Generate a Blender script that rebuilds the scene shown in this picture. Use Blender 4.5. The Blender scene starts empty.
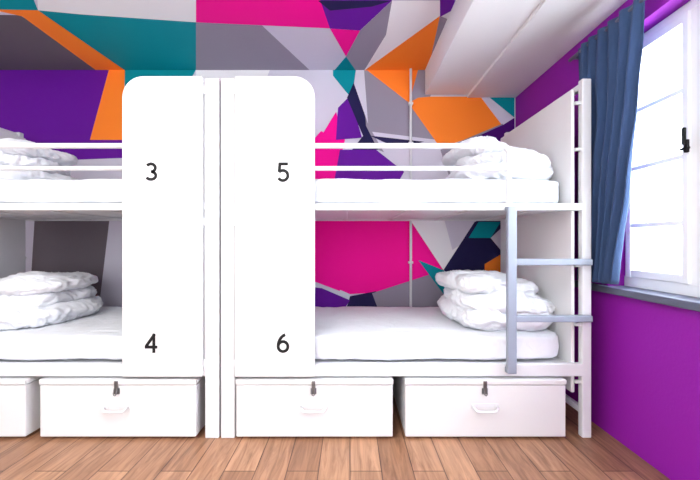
import bpy, bmesh, math, random
from mathutils import Vector, Matrix, noise
random.seed(4)
sc = bpy.context.scene
try:
    sc.view_settings.view_transform = 'Standard'
    sc.view_settings.look = 'None'
except Exception: pass

# ------------------------------------------------------------ materials
def srgb(r,g,b):
    f=lambda c:(c/255/12.92) if c/255<=0.04045 else ((c/255+0.055)/1.055)**2.4
    return (f(r),f(g),f(b),1)
def mat(name,col,rough=0.5,spec=0.4,noise_amt=0.0,nscale=8,bump=0.0,bscale=30,metal=0,sheen=0,dist=0.0):
    m=bpy.data.materials.new(name); m.use_nodes=True
    nt=m.node_tree; b=nt.nodes['Principled BSDF']
    b.inputs['Roughness'].default_value=rough
    b.inputs['Specular IOR Level'].default_value=spec
    b.inputs['Metallic'].default_value=metal
    b.inputs['Base Color'].default_value=col
    if sheen: b.inputs['Sheen Weight'].default_value=sheen
    tc=nt.nodes.new('ShaderNodeTexCoord')
    if noise_amt>0:
        n=nt.nodes.new('ShaderNodeTexNoise'); n.inputs['Scale'].default_value=nscale
        n.inputs['Detail'].default_value=4
        nt.links.new(tc.outputs['Object'],n.inputs['Vector'])
        mx=nt.nodes.new('ShaderNodeMixRGB'); mx.inputs['Color1'].default_value=tuple(c*(1-noise_amt) for c in col[:3])+(1,)
        mx.inputs['Color2'].default_value=tuple(min(1,c*(1+noise_amt)) for c in col[:3])+(1,)
        nt.links.new(n.outputs['Fac'],mx.inputs['Fac']); nt.links.new(mx.outputs['Color'],b.inputs['Base Color'])
    if bump>0:
        n=nt.nodes.new('ShaderNodeTexNoise'); n.inputs['Scale'].default_value=bscale; n.inputs['Detail'].default_value=3
        n.inputs['Distortion'].default_value=dist
        nt.links.new(tc.outputs['Object'],n.inputs['Vector'])
        bp=nt.nodes.new('ShaderNodeBump'); bp.inputs['Strength'].default_value=bump; bp.inputs['Distance'].default_value=0.01
        nt.links.new(n.outputs['Fac'],bp.inputs['Height']); nt.links.new(bp.outputs['Normal'],b.inputs['Normal'])
    return m
M={}
M['white']=mat('white_powder_coat',srgb(220,222,226),0.4,0.35,0.01,5)
M['panel']=mat('white_laminate',srgb(224,225,227),0.45,0.3,0.01,3)
M['linen']=mat('white_linen',srgb(228,231,237),0.9,0.1,0.015,6,0.9,8,dist=1.6)
M['plaster']=mat('white_plaster',srgb(238,239,242),0.85,0.2,0.015,4,0.1,60)
M['purple']=mat('purple_wall_paint',srgb(142,28,160),0.6,0.2,0.04,3,0.08,80)
M['ladder']=mat('grey_blue_paint',srgb(138,146,162),0.4,0.5,0.02,6)
M['black']=mat('black_vinyl',srgb(12,12,15),0.6,0.3,0.02,9)
M['steel']=mat('brushed_steel',srgb(120,122,126),0.35,0.5,0.03,20,metal=0.8)
M['curtain']=mat('blue_grey_curtain',srgb(56,76,112),0.9,0.1,0.08,25,0.2,180,sheen=0.1)
M['sill']=mat('grey_sill',srgb(88,92,112),0.45,0.4,0.03,10)
M['wframe']=mat('white_window_frame',srgb(240,244,248),0.4,0.4,0.01,6)
paint={'L':(212,209,224),'W':(242,242,246),'G':(146,140,156),'D':(108,100,108),'M':(246,6,148),'V':(102,24,152),
       'O':(255,134,46),'T':(4,142,154),'N':(36,32,76),'P':(72,15,110)}
PM={k:mat('mural_paint_'+k,srgb(*v),0.6,0.10,0.02,3) for k,v in paint.items()}

def floor_mat():
    m=bpy.data.materials.new('oak_plank_floor'); m.use_nodes=True
    nt=m.node_tree; b=nt.nodes['Principled BSDF']; b.inputs['Roughness'].default_value=0.42
    tc=nt.nodes.new('ShaderNodeTexCoord'); mp=nt.nodes.new('ShaderNodeMapping')
    mp.inputs['Rotation'].default_value=(0,0,math.radians(90))
    nt.links.new(tc.outputs['Object'],mp.inputs['Vector'])
    br=nt.nodes.new('ShaderNodeTexBrick'); br.inputs['Scale'].default_value=1
    br.inputs['Brick Width'].default_value=1.25; br.inputs['Row Height'].default_value=0.15
    br.inputs['Mortar Size'].default_value=0.0028; br.inputs['Mortar Smooth'].default_value=0.2; br.offset=0.37
    br.inputs['Color1'].default_value=srgb(178,134,104); br.inputs['Color2'].default_value=srgb(146,104,78)
    br.inputs['Mortar'].default_value=srgb(92,60,44)
    nt.links.new(mp.outputs['Vector'],br.inputs['Vector'])
    mp2=nt.nodes.new('ShaderNodeMapping'); mp2.inputs['Scale'].default_value=(16,1.5,1)
    nt.links.new(tc.outputs['Object'],mp2.inputs['Vector'])
    n=nt.nodes.new('ShaderNodeTexNoise'); n.inputs['Scale'].default_value=1.7; n.inputs['Detail'].default_value=9; n.inputs['Roughness'].default_value=.6; n.inputs['Distortion'].default_value=1.3
    nt.links.new(mp2.outputs['Vector'],n.inputs['Vector'])
    cr=nt.nodes.new('ShaderNodeValToRGB'); cr.color_ramp.elements[0].position=0.33; cr.color_ramp.elements[1].position=0.64
    cr.color_ramp.elements[0].color=(0.56,0.50,0.46,1); cr.color_ramp.elements[1].color=(1.12,1.12,1.10,1)
    nt.links.new(n.outputs['Fac'],cr.inputs['Fac'])
    mx=nt.nodes.new('ShaderNodeMixRGB'); mx.blend_type='MULTIPLY'; mx.inputs['Fac'].default_value=1
    nt.links.new(br.outputs['Color'],mx.inputs['Color1']); nt.links.new(cr.outputs['Color'],mx.inputs['Color2'])
    nt.links.new(mx.outputs['Color'],b.inputs['Base Color'])
    bp=nt.nodes.new('ShaderNodeBump'); bp.inputs['Strength'].default_value=0.15; bp.inputs['Distance'].default_value=0.003
    nt.links.new(n.outputs['Fac'],bp.inputs['Height']); nt.links.new(bp.outputs['Normal'],b.inputs['Normal'])
    return m
M['floor']=floor_mat()
def glass_mat():
    m=bpy.data.materials.new('window_glass'); m.use_nodes=True; nt=m.node_tree
    for n in list(nt.nodes): nt.nodes.remove(n)
    o=nt.nodes.new('ShaderNodeOutputMaterial'); t=nt.nodes.new('ShaderNodeBsdfTransparent'); g=nt.nodes.new('ShaderNodeBsdfGlossy')
    g.inputs['Roughness'].default_value=0.05; mx=nt.nodes.new('ShaderNodeMixShader'); mx.inputs[0].default_value=0.04
    nt.links.new(t.outputs[0],mx.inputs[1]); nt.links.new(g.outputs[0],mx.inputs[2]); nt.links.new(mx.outputs[0],o.inputs[0])
    return m
M['glass']=glass_mat()

# ------------------------------------------------------------ helpers
def empty(name,loc):
    e=bpy.data.objects.new(name,None); e.location=loc; e.empty_display_size=0.1
    sc.collection.objects.link(e); return e
def finish(name,bm,mats,parent=None,origin=(0,0,0),smooth=False,subsurf=0):
    o_=Vector(parent.location if parent else origin)
    bmesh.ops.translate(bm,verts=bm.verts,vec=-o_)
    bmesh.ops.recalc_face_normals(bm,faces=bm.faces)
    me=bpy.data.meshes.new(name); bm.to_mesh(me); bm.free()
    if not isinstance(mats,(list,tuple)): mats=[mats]
    for m in mats: me.materials.append(m)
    if smooth:
        for p in me.polygons: p.use_smooth=True
    ob=bpy.data.objects.new(name,me); sc.collection.objects.link(ob)
    if parent: ob.parent=parent
    else: ob.location=o_
    return ob
def merge(bm,t,mi=0):
    for f in t.faces: f.material_index=mi
    me=bpy.data.meshes.new('tmp'); t.to_mesh(me); t.free(); bm.from_mesh(me); bpy.data.meshes.remove(me)
def box(bm,a,b,bev=0.0,mi=0,seg=2):
    lo=[min(a[i],b[i]) for i in range(3)]; hi=[max(a[i],b[i]) for i in range(3)]
    t=bmesh.new(); bmesh.ops.create_cube(t,size=1)
    for v in t.verts:
        v.co=Vector([lo[i]+(v.co[i]+0.5)*(hi[i]-lo[i]) for i in range(3)])
    if bev>0: bmesh.ops.bevel(t,geom=list(t.edges),offset=bev,segments=seg,affect='EDGES',profile=0.5)
    merge(bm,t,mi)
def tube(bm,pts,r,seg=12,mi=0):
    pts=[Vector(p) for p in pts]; t=bmesh.new(); rings=[]
    for i,p in enumerate(pts):
        d=(pts[min(i+1,len(pts)-1)]-pts[max(i-1,0)]).normalized()
        a=Vector((0,1,0)) if abs(d.y)<0.9 else Vector((0,0,1))
        s=d.cross(a).normalized(); u=s.cross(d).normalized()
        rings.append([t.verts.new(p+(s*math.cos(k*2*math.pi/seg)+u*math.sin(k*2*math.pi/seg))*r) for k in range(seg)])
    for i in range(len(rings)-1):
        for k in range(seg):
            t.faces.new([rings[i][k],rings[i][(k+1)%seg],rings[i+1][(k+1)%seg],rings[i+1][k]])
    t.faces.new(rings[0]); t.faces.new(rings[-1])
    merge(bm,t,mi)
def ridge(s):
    return 1-2*abs(noise.noise(s))
def soft(bm,c,size,k=4,seed=0,amp=0.012,n=26,pillow=0.0,rot=0.0,freq=5.0,fold=0.0,lump=0.0,tilt=0.0,cycles=2.2,crease=0.7,sk=0.0):
    """rounded cloth volume: superellipsoid with wrinkles, creases and lumps"""
    t=bmesh.new(); bmesh.ops.create_cube(t,size=2)
    bmesh.ops.subdivide_edges(t,edges=list(t.edges),cuts=n,use_grid_fill=True)
    off=Vector((seed*7.3,seed*3.1,seed*1.7)); R=Matrix.Rotation(rot,3,'Z')@Matrix.Rotation(tilt,3,'Y')
    for v in t.verts:
        p=v.co.copy(); nm=(abs(p.x)**k+abs(p.y)**k+abs(p.z)**k)**(1/k); q=p/nm
        if pillow>0:
            e=max(abs(q.x),abs(q.y)); q.z*=1-pillow*e**3.0
            q.x*=1+0.05*abs(q.y)**4; q.y*=1+0.05*abs(q.x)**4
        w=Vector((q.x*size[0]/2,q.y*size[1]/2,q.z*size[2]/2))
        if sk:
            w.x*=1+sk*noise.noise(Vector((seed,w.y*4,w.z*7))); w.y*=1+sk*noise.noise(Vector((w.x*4,seed,w.z*7)))
        s=w*freq+off
        wp=Vector((noise.noise(s*.6),noise.noise(s*.6+Vector((5,2,8))),noise.noise(s*.6+Vector((1,9,4)))))
        s2=s+wp*1.3
        nd=noise.noise(s)+crease*ridge(Vector((s2.x*1.2,s2.y*2.6,s2.z*1.6)))+.4*crease*ridge(s2*3.0)
        dirn=Vector((q.x*0.8,q.y*0.8,q.z)).normalized()
        w+=dirn*amp*nd
        if fold>0:
            e=max(abs(q.x),abs(q.y)); g=math.cos(q.z*math.pi*cycles+1.6*noise.noise(Vector((w.x*4,w.y*4,seed))))
            w.x+=q.x*fold*g*e**4; w.y+=q.y*fold*g*e**4
        if lump>0:
            w.z+=lump*noise.noise(Vector((w.x*4.2+seed,w.y*4.2,seed*2)))*(.5+.5*max(-1,min(1,q.z*2)))
        v.co=R@w+Vector(c)
    for f in t.faces: f.smooth=True
    merge(bm,t)

# bold sans numerals built from thick strokes (unit height)
def parc(cx,cy,rx,ry,a0,a1,n=26):
    return [(cx+rx*math.cos(math.radians(a0+(a1-a0)*i/n)),cy+ry*math.sin(math.radians(a0+(a1-a0)*i/n))) for i in range(n+1)]
GLYPH={
 '3':[parc(-.02,.705,.24,.215,150,-90)+parc(-.02,.28,.27,.21,88,-152)[0:]],
 '4':[[(.14,-.07),(.14,.99)],[(.19,.965),(-.30,.27)],[(-.36,.25),(.34,.25)]],
 '5':[[(.27,.92),(-.215,.92)],[(-.17,.98),(-.21,.47)],parc(-.01,.285,.275,.275,140,-150)],
 '6':[parc(0,.28,.265,.27,0,360,40),parc(.26,.30,.525,.65,182,105)],
}
def numeral(name,ch,cx,cz,y,h,parent,m):
    bm=bmesh.new(); W=.083
    for k,st in enumerate(GLYPH[ch]):
        P=[Vector(p) for p in st]; L=[];Rr=[]
        closed=(P[0]-P[-1]).length<1e-4
        for i,p in enumerate(P):
            a=P[i-1] if i>0 else (P[-2] if closed else P[0]); b=P[i+1] if i<len(P)-1 else (P[1] if closed else P[-1])
            d=(b-a).normalized(); nrm=Vector((-d.y,d.x))
            L.append(p+nrm*W); Rr.append(p-nrm*W)
        yy=y-.0001*k
        vl=[bm.verts.new((cx+p.x*h,yy,cz+(p.y-.46)*h)) for p in L]; vr=[bm.verts.new((cx+p.x*h,yy,cz+(p.y-.46)*h)) for p in Rr]
        for i in range(len(P)-1): bm.faces.new([vl[i],vl[i+1],vr[i+1],vr[i]])
    return finish(name,bm,m,parent)

YW=3.2; ZC=2.62; XR=1.47; XL=-3.6; YB=-2.4; EYE=1.09; F=360.0
# ------------------------------------------------------------ room
bm=bmesh.new(); box(bm,(XL-.2,YB-.2,-.12),(XR+.3,YW+.2,0)); finish('floor',bm,M['floor'])
bm=bmesh.new(); box(bm,(XL-.2,YW,0),(XR+.3,YW+.2,ZC)); finish('wall_back',bm,M['plaster'])
bm=bmesh.new(); box(bm,(XL-.2,YB,0),(XL,YW,ZC)); finish('wall_left',bm,M['plaster'])
bm=bmesh.new(); box(bm,(XL-.2,YB-.2,0),(XR+.3,YB,ZC)); finish('wall_front',bm,M['plaster'])
bm=bmesh.new(); box(bm,(XL-.2,YB-.2,ZC),(XR+.3,YW+.2,ZC+.15)); finish('ceiling',bm,M['plaster'])
bm=bmesh.new(); box(bm,(.665,YB,2.395),(XR,YW,ZC),0.004); box(bm,(1.04,YB,2.37),(XR,YW,2.396),0.003)
finish('ceiling_beam',bm,M['plaster'])
WY0,WY1,WZ0,WZ1=-0.35,2.05,.83,2.2
bm=bmesh.new()
box(bm,(XR,YB,0),(XR+.22,YW,WZ0)); box(bm,(XR,YB,WZ1),(XR+.22,YW,ZC))
box(bm,(XR,WY1,WZ0),(XR+.22,YW,WZ1)); box(bm,(XR,YB,WZ0),(XR+.22,WY0,WZ1))
finish('wall_right',bm,M['purple'])
bm=bmesh.new(); box(bm,(XR-.045,WY0-.1,.805),(XR+.10,WY1,.842),0.005); box(bm,(XR-.045,WY1-.01,.805),(XR,3.0,.842),0.004)
finish('trim_windowsill',bm,M['sill'])
# window
win=empty('window_1',(1.6,(WY0+WY1)/2,WZ0))
bm=bmesh.new(); fx0,fx1=1.56,1.65
box(bm,(fx0,WY0,.838),(fx1,WY1,.90),.005); box(bm,(fx0,WY0,WZ1-.05),(fx1,WY1,WZ1-.001),.005)
ys=[WY1,1.62,1.15,.67,.16,WY0]
for i,y in enumerate(ys):
    a=y-.03 if i else y-.05; b=y+.03 if i<5 else y+.05
    box(bm,(fx0+.004,max(a,WY0+.001),.86),(fx1-.004,min(b,WY1-.001),WZ1-.02),.005)
finish('outer_frame',bm,M['wframe'],win)
bm=bmesh.new()
for i in range(5):
    y1=ys[i]-.029; y0=ys[i+1]+.029
    x0,x1=fx0-.012,fx1-.02
    box(bm,(x0,y0,.895),(x1,y0+.032,WZ1-.045),.004); box(bm,(x0,y1-.032,.895),(x1,y1,WZ1-.045),.004)
    for z in (.897,1.18-.012,1.49-.012,1.80-.012,WZ1-.087):
        h=.04 if z<.9 or z>2 else .024
        box(bm,(x0+.004,y0+.02,z),(x1-.005,y1-.02,z+h),.003)
finish('casement_sashes',bm,M['wframe'],win)
bm=bmesh.new(); box(bm,(1.618,WY0+.03,.9),(1.622,WY1-.03,WZ1-.04)); finish('glass_panes',bm,M['glass'],win)
bm=bmesh.new()
for y in (1.650,.70):
    box(bm,(1.535,y-.008,1.50),(1.550,y+.008,1.56),.003); box(bm,(1.522,y-.005,1.535),(1.538,y+.005,1.615),.003); box(bm,(1.535,y-.012,1.515),(1.55,y+.03,1.526),.003)
finish('latches',bm,M['black'],win)

# curtain
cur=empty('curtain',(1.40,2.0,2.24))
bm=bmesh.new(); tube(bm,[(1.405,2.30,2.25),(1.405,0.0,2.25)],.011)
for y in (2.26,.1): box(bm,(1.4,y-.01,2.24),(1.47,y+.01,2.26))
finish('rod',bm,M['sill'],cur)
bm=bmesh.new(); NU,NV=150,50; vs=[]
for j in range(NV+1):
    v=j/NV; z=2.27-v*(2.27-.865)
    a=2.20-.02*v; b=1.71+.19*v**1.3
    row=[]
    for i in range(NU+1):
        u=i/NU; y=a+(b-a)*u
        ph=u*2*math.pi*6.5+ .9*math.sin(v*3+u*5)
        am=.016+.024*v
        x=1.395+am*math.sin(ph)*(.8+.5*noise.noise(Vector((u*9,v*2,4))))+.012*noise.noise(Vector((u*6,v*5,1)))
        y+=.014*math.cos(ph*1.0+.6)*v+.012*noise.noise(Vector((u*4,v*4,7)))
        row.append(bm.verts.new((x,y,z)))
    vs.append(row)
for j in range(NV):
    for i in range(NU): bm.faces.new([vs[j][i],vs[j][i+1],vs[j+1][i+1],vs[j+1][i]])
c=finish('fabric',bm,M['curtain'],cur,smooth=True)
s=c.modifiers.new('s','SOLIDIFY'); s.thickness=.004

# ------------------------------------------------------------ mural (painted shapes on wall and ceiling)
S=F/YW
def wallpt(u,v,o): return ((u-350)/S,YW-o,EYE+(242-v)/S)
def ceilpt(u,v,o):
    d=F*(ZC-EYE)/(242-v); return ((u-350)*d/F,d,ZC-o)
keys=list(PM.keys())
def mural(name,polys,fn):
    bm=bmesh.new()
    for i,(k,pts) in enumerate(polys):
        vs=[bm.verts.new(fn(x,y,.0006+i*.00035)) for x,y in pts]
        f=bm.faces.new(vs); f.material_index=keys.index(k)
    o=bpy.data.meshes.new(name)
    bm.to_mesh(o); bm.free()
    for k in keys: o.materials.append(PM[k])
    ob=bpy.data.objects.new(name,o); sc.collection.objects.link(ob); return ob
B=69.9
wallp=[('L',[(-50,B),(514,B),(514,364),(-50,364)]),
 ('V',[(-50,B),(112,B),(86,165),(-50,165)]),
 ('P',[(-50,120),(40,168),(70,205),(-50,205)]),
 ('O',[(109,B),(125,B),(123,140),(90,140)]),
 ('V',[(60,140),(123,140),(125,158),(70,160)]),
 ('L',[(70,160),(125,158),(125,205),(60,205)]),
 ('T',[(125,B),(196,B),(180,100),(125,110)]),
 ('D',[(36,200),(112,200),(100,300),(60,330),(30,300)]),
 ('L',[(112,200),(125,200),(125,330),(98,330)]),
 ('W',[(196,B),(270,B),(250,120),(196,120)]),
 ('L',[(270,B),(338,B),(315,140),(270,120)]),
 ('M',[(300,160),(315,128),(334,138),(328,205),(300,205)]),
 ('L',[(315,B),(335,B),(338,112),(315,138)]),
 ('M',[(313,150),(336,112),(345,140),(330,205),(310,205)]),
 ('T',[(333,B),(356,B),(353,100),(346,92),(333,76)]),
 ('V',[(338,108),(350,96),(362,138),(336,140)]),
 ('N',[(347,98),(355,80),(368,124),(378,150),(352,150),(363,136)]),
 ('G',[(362,B),(372,72),(440,150),(415,165),(378,150),(366,126)]),
 ('L',[(356,B),(364,B),(368,124),(354,84)]),
 ('O',[(364,B),(418,B),(410,104)]),
 ('G',[(366,B),(410,104),(436,140),(372,132)]),
 ('L',[(372,132),(436,140),(455,180),(400,180)]),
 ('N',[(370,136),(424,142),(398,149)]),
 ('O',[(416,97),(480,97),(502,124),(470,138),(440,148),(408,103)]),
 ('G',[(418,B),(440,B),(430,97),(418,98),(409,103)]),
 ('L',[(480,97),(495,97),(514,124),(502,126)]),
 ('T',[(488,97),(514,86),(514,118)]),
 ('G',[(440,150),(502,124),(514,140),(480,180),(450,180)]),
 ('P',[(474,138),(503,125),(514,118),(514,142),(490,148)]),
 ('V',[(330,205),(340,150),(376,150),(404,172),(385,205)]),
 # lower zone
 ('M',[(290,205),(405,205),(443,270),(380,292),(350,294),(290,282)]),
 ('L',[(290,268),(350,294),(345,330),(290,330)]),
 ('M',[(290,205),(340,205),(340,291),(290,272)]),
 ('N',[(350,296),(376,291),(386,330),(340,330)]),
 ('V',[(290,284),(322,288),(350,300),(330,330),(290,330)]),
 ('G',[(372,293),(443,270),(458,330),(386,330)]),
 ('W',[(400,205),(470,205),(476,222),(443,270)]),
 ('L',[(440,205),(480,205),(470,238),(452,250)]),
 ('N',[(474,222),(514,205),(514,230),(505,252),(480,282),(456,280),(443,270)]),
 ('T',[(478,222),(500,222),(490,238),(468,238)]),
 ('L',[(490,238),(505,224),(514,222),(514,244),(500,250)]),
 ('T',[(418,260),(443,270),(482,330),(470,330)]),
 ('O',[(484,264),(514,246),(514,276),(484,280)]),
 ('V',[(480,280),(514,276),(514,330),(490,330)]),
]
mural('wall_mural',wallp,wallpt)
C=70.1
ceilp=[('L',[(-50,-60),(460,-60),(420,C),(-50,C)]),
 ('D',[(-50,14),(20,15),(104,C),(-50,C)]),
 ('T',[(-50,-40),(30,-10),(38,10),(-50,12)]),
 ('O',[(-10,9),(38,10),(125,C),(96,C),(22,16)]),
 ('W',[(34,-60),(196,-60),(196,22),(80,14),(38,10)]),
 ('T',[(38,10),(80,14),(196,22),(196,C),(125,C)]),
 ('M',[(196,-60),(300,-60),(330,28),(196,22)]),
 ('L',[(196,22),(330,28),(338,C),(196,C)]),
 ('G',[(196,22),(262,25),(310,C),(196,C)]),
 ('V',[(310,-30),(392,-30),(392,0),(360,30),(330,28)]),
 ('M',[(330,28),(360,30),(346,56)]),
 ('N',[(318,0),(392,0),(372,6),(330,10)]),
 ('T',[(346,56),(334,C),(356,C)]),
 ('G',[(360,30),(392,0),(392,40),(366,C),(356,C),(346,56)]),
 ('W',[(392,0),(440,0),(440,16),(364,C),(386,34)]),
 ('O',[(440,15),(428,C),(364,C)]),
 ('G',[(440,15),(452,20),(440,C),(428,C)]),
 ('V',[(440,-60),(466,-60),(455,8),(440,16)]),
]
mural('ceiling_mural',ceilp,ceilpt)

bm=bmesh.new(); tube(bm,[(.535,YW-.03,.3),(.535,YW-.03,ZC)],.011)
for z in (.9,1.5,1.95,2.3): box(bm,(.515,YW-.045,z),(.555,YW,z+.02),.003)
finish('wall_pipe',bm,M['white'])

# ------------------------------------------------------------ bunk beds
Y0,Y1=2.0,3.02
def bunk(x0,dr,nums):
    X=lambda u:x0+dr*u
    e=empty('bunk_bed',(X(1.03),2.5,0)); L=2.06
    bm=bmesh.new()
    box(bm,(X(0),Y0-.004,0),(X(.078),Y0+.035,2.0),.006)
    box(bm,(X(0),Y1-.045,0),(X(.05),Y1,2.0),.006)
    box(bm,(X(L-.052),Y0,0),(X(L),Y0+.04,2.0),.006)
    box(bm,(X(L-.052),Y1-.045,0),(X(L),Y1,2.0),.006)
    for z in (.12,1.955): box(bm,(X(L-.04),Y0+.03,z),(X(L-.012),Y1-.03,z+.035),.004)
    for z in (.30,.62,.95,1.28,1.6,1.86):
        box(bm,(X(L-.085),Y0+.008,z),(X(L-.04),Y0+.028,z+.016),.002)
        box(bm,(X(L-.085),Y1-.03,z),(X(L-.04),Y1-.01,z+.016),.002)
    finish('posts',bm,M['white'],e)
    bm=bmesh.new()
    box(bm,(X(L-.095),Y0+.03,.24),(X(L-.075),Y1-.03,1.95),.006)
    box(bm,(X(.052),Y0+.04,.24),(X(.07),Y1-.03,1.95),.006)
    finish('end_boards',bm,M['panel'],e)
    bm=bmesh.new()
    for zb,zt in ((.342,.412),(1.266,1.306)):
        box(bm,(X(.07),Y0,zb),(X(L-.04),Y0+.035,zt),.005)
        box(bm,(X(.05),Y1-.04,zb),(X(L-.04),Y1-.005,zt),.005)
        box(bm,(X(.07),Y0+.03,zt-.03),(X(L-.095),Y1-.035,zt-.012))
        for i in range(5):
            u=.3+i*.37; box(bm,(X(u),Y0+.03,zb+.002),(X(u+.03),Y1-.035,zt-.028),.003)
    finish('bed_frame',bm,M['white'],e)
    bm=bmesh.new(); r=.0155; ue=1.605; yy=Y0+.015
    p=[(X(.4),yy,1.628)]+[(X(ue-.04+.04*math.sin(a)),yy,1.588+.04*math.cos(a)) for a in [i*math.pi/16 for i in range(9)]]+[(X(ue),yy,1.30)]
    tube(bm,p,r); tube(bm,[(X(.4),yy,1.502),(X(ue),yy,1.502)],.013)
    finish('guard_rail',bm,M['white'],e,smooth=False)
    bm=bmesh.new(); a,b,z0,z1,R=.086,.523,.35,2.0,.115
    prof=[(a,z0),(b,z0)]+[(b-R+R*math.cos(t),z1-R+R*math.sin(t)) for t in [i*math.pi/24 for i in range(13)]]+[(a,z1)]
    fr=[bm.verts.new((X(u),Y0-.026,z)) for u,z in prof]; bk=[bm.verts.new((X(u),Y0-.004,z)) for u,z in prof]
    bm.faces.new(fr); bm.faces.new(bk)
    for i in range(len(prof)):
        j=(i+1)%len(prof); bm.faces.new([fr[i],fr[j],bk[j],bk[i]])
    pn=finish('privacy_panel',bm,M['panel'],e)
    bv=pn.modifiers.new('b','BEVEL'); bv.width=.003; bv.segments=2; bv.limit_method='ANGLE'
    bm=bmesh.new()
    box(bm,(X(.07),Y0+.006,.35),(X(.12),Y0+.02,1.98))
    for z in (.42,1.2,1.93):
        tube(bm,[(X(.11),Y0-.0255,z),(X(.11),Y0-.0275,z)],.004,10)
        box(bm,(X(.06),Y0-.008,z-.02),(X(.1),Y0-.003,z+.02),.001)
    finish('panel_fixings',bm,M['white'],e)
    bm=bmesh.new(); lu=1.575
    box(bm,(X(lu),Y0-.045,.37),(X(lu+.05),Y0-.015,1.285),.006)
    box(bm,(X(lu),Y0-.03,1.265),(X(lu+.05),Y0+.0,1.285),.004)
    box(bm,(X(lu),Y0-.03,.37),(X(lu+.05),Y0+.0,.40),.004)
    for z in (.67,.98): box(bm,(X(lu+.04),Y0-.042,z-.018),(X(L-.02),Y0-.005,z+.018),.006)
    finish('ladder',bm,M['ladder'],e)
    nx=X(.362) if dr<0 else X(.35)
    numeral('upper_number',nums[0],nx,1.472,Y0-.0272,.100,e,M['black'])
    numeral('lower_number',nums[1],nx,.535,Y0-.0272,.100,e,M['black'])
    for zb in (.413,1.307):
        c=(X(1.02),(Y0+Y1)/2+.005,zb+.073); t=bmesh.new()
        soft(t,c,(1.86,.93,.142),k=12,seed=zb*5+x0,amp=.0075,n=80,freq=5.5)
        finish('mattress',t,M['linen'],None,c,smooth=True)
bunk(-.717,1,'56')
bunk(-.727,-1,'34')

# ------------------------------------------------------------ bedding
def bedding(cx,cy,z,w,d,seed,flip=1,th=1.0):
    t=bmesh.new(); c=(cx,cy,z)
    soft(t,(cx,cy,z+.058*th),(w,d,.125*th),k=3.8,seed=seed,amp=.017,freq=8,rot=.03*flip,fold=.009,n=56,cycles=1.9,crease=1.0,sk=.08)
    soft(t,(cx+.02*flip,cy-.008,z+.135*th),(w*.93,d*.95,.105*th),k=3.4,seed=seed+1.5,amp=.018,freq=8,rot=-.05*flip,fold=.008,lump=.045,n=56,cycles=1.3,crease=1.0,sk=.12,tilt=.06*flip)
    finish('folded_duvet',t,M['linen'],None,c,smooth=True)
    t=bmesh.new(); c=(cx,cy,z+.2*th)
    soft(t,(cx-.035*flip,cy+.01,z+.217*th),(w*.90,d*.80,.125*th),k=3.6,seed=seed+5,amp=.015,freq=9,pillow=.42,rot=.12*flip,n=50,tilt=.10*flip,crease=.9,lump=.03,sk=.06)
    finish('pillow',t,M['linen'],None,c,smooth=True)
bedding(.955,2.46,.565,.59,.68,1,1,1.10)
bedding(.955,2.40,1.455,.56,.62,3,1,.90)
bedding(-2.25,2.48,.565,.78,.68,5,-1,1.0)
bedding(-2.30,2.42,1.455,.64,.62,8,-1,.90)

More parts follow.
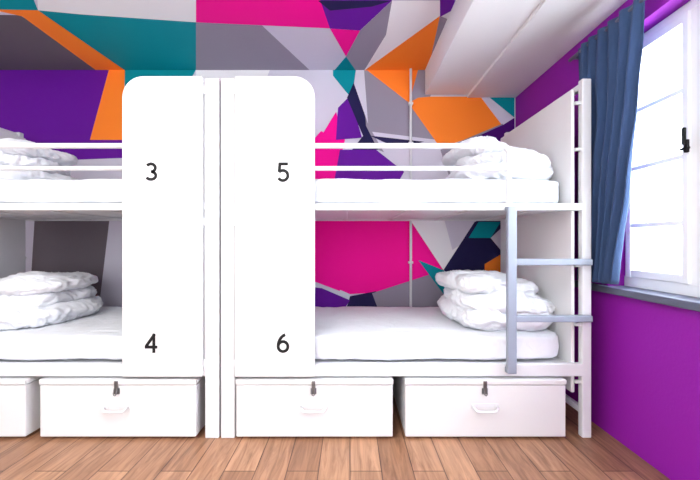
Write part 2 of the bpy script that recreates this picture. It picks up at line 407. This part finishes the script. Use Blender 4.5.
# ------------------------------------------------------------ under-bed boxes
def sbox(xa,xb):
    e=empty('storage_box',((xa+xb)/2,2.4,0)); y0=1.985
    bm=bmesh.new()
    box(bm,(xa,y0,.015),(xb,2.82,.30),.005)
    box(bm,(xa-.003,y0-.006,.304),(xb+.003,2.826,.332),.005)
    box(bm,(xa+.01,y0+.01,.298),(xb-.01,2.81,.306))
    finish('body_and_lid',bm,M['panel'],e)
    bm=bmesh.new()
    for x in (xa+.08,xb-.08):
        for y in (2.08,2.72):
            tube(bm,[(x-.012,y,.0165),(x+.012,y,.0165)],.016,14)
    finish('castors',bm,M['black'],e)
    m=(xa+xb)/2-.005; bm=bmesh.new()
    box(bm,(m-.010,y0-.012,.262),(m+.010,y0-.005,.326),.002)
    box(bm,(m-.016,y0-.006,.252),(m+.016,y0+.001,.285),.002)
    tube(bm,[(m-.008,y0-.012,.285)]+[(m+.008*math.cos(a),y0-.02,.262-.012*math.sin(a)) for a in [math.pi-i*math.pi/6 for i in range(7)]]+[(m+.008,y0-.012,.285)],.0025,8)
    finish('hasp',bm,M['steel'],e)
    bm=bmesh.new(); h=.065
    pts=[(m-h,y0,.185),(m-h,y0-.022,.182),(m-h+.012,y0-.032,.168)]+[(m-h+.012+(2*h-.024)*i/6,y0-.032,.166) for i in range(1,6)]+[(m+h-.012,y0-.032,.168),(m+h,y0-.022,.182),(m+h,y0,.185)]
    tube(bm,pts,.0075,10); box(bm,(m-h-.01,y0-.004,.172),(m-h+.012,y0+.002,.198),.002); box(bm,(m+h-.012,y0-.004,.172),(m+h+.01,y0+.002,.198),.002)
    box(bm,(m-h,y0-.003,.178),(m+h,y0+.001,.2),.001)
    finish('pull_handle',bm,M['ladder'] if False else M['white'],e)
sbox(-.628,.236); sbox(.305,1.19); sbox(-1.71,-.85); sbox(-2.62,-1.79)

# ------------------------------------------------------------ light
w=bpy.data.worlds.new('sky'); sc.world=w; w.use_nodes=True
bg=w.node_tree.nodes['Background']; bg.inputs['Color'].default_value=(.86,.95,1,1); bg.inputs['Strength'].default_value=19
def area(name,loc,tgt,sx,sy,p,col=(1,1,1)):
    l=bpy.data.lights.new(name,'AREA'); l.shape='RECTANGLE'; l.size=sx; l.size_y=sy; l.energy=p; l.color=col
    o=bpy.data.objects.new(name,l); o.location=loc; o.rotation_euler=(Vector(tgt)-Vector(loc)).to_track_quat('-Z','Y').to_euler()
    sc.collection.objects.link(o)
area('front_fill',(-.9,-1.9,1.5),(-.6,3,1.45),3.6,1.6,80,(.99,1,.98))  # soft fill added behind the camera to brighten the bunks, no real fixture
area('overhead_fill',(-1.2,.2,2.58),(-1.2,.3,0),2.0,1.6,62,(1,1,.96))  # unseen overhead fill added to lift the room's brightness

cam=bpy.data.cameras.new('camera'); cam.lens=36*F/700; cam.sensor_width=36; cam.clip_start=.01; cam.shift_y=2/700
co=bpy.data.objects.new('camera',cam); co.location=(0,0,EYE); co.rotation_euler=(math.radians(90),0,0)
sc.collection.objects.link(co); sc.camera=co
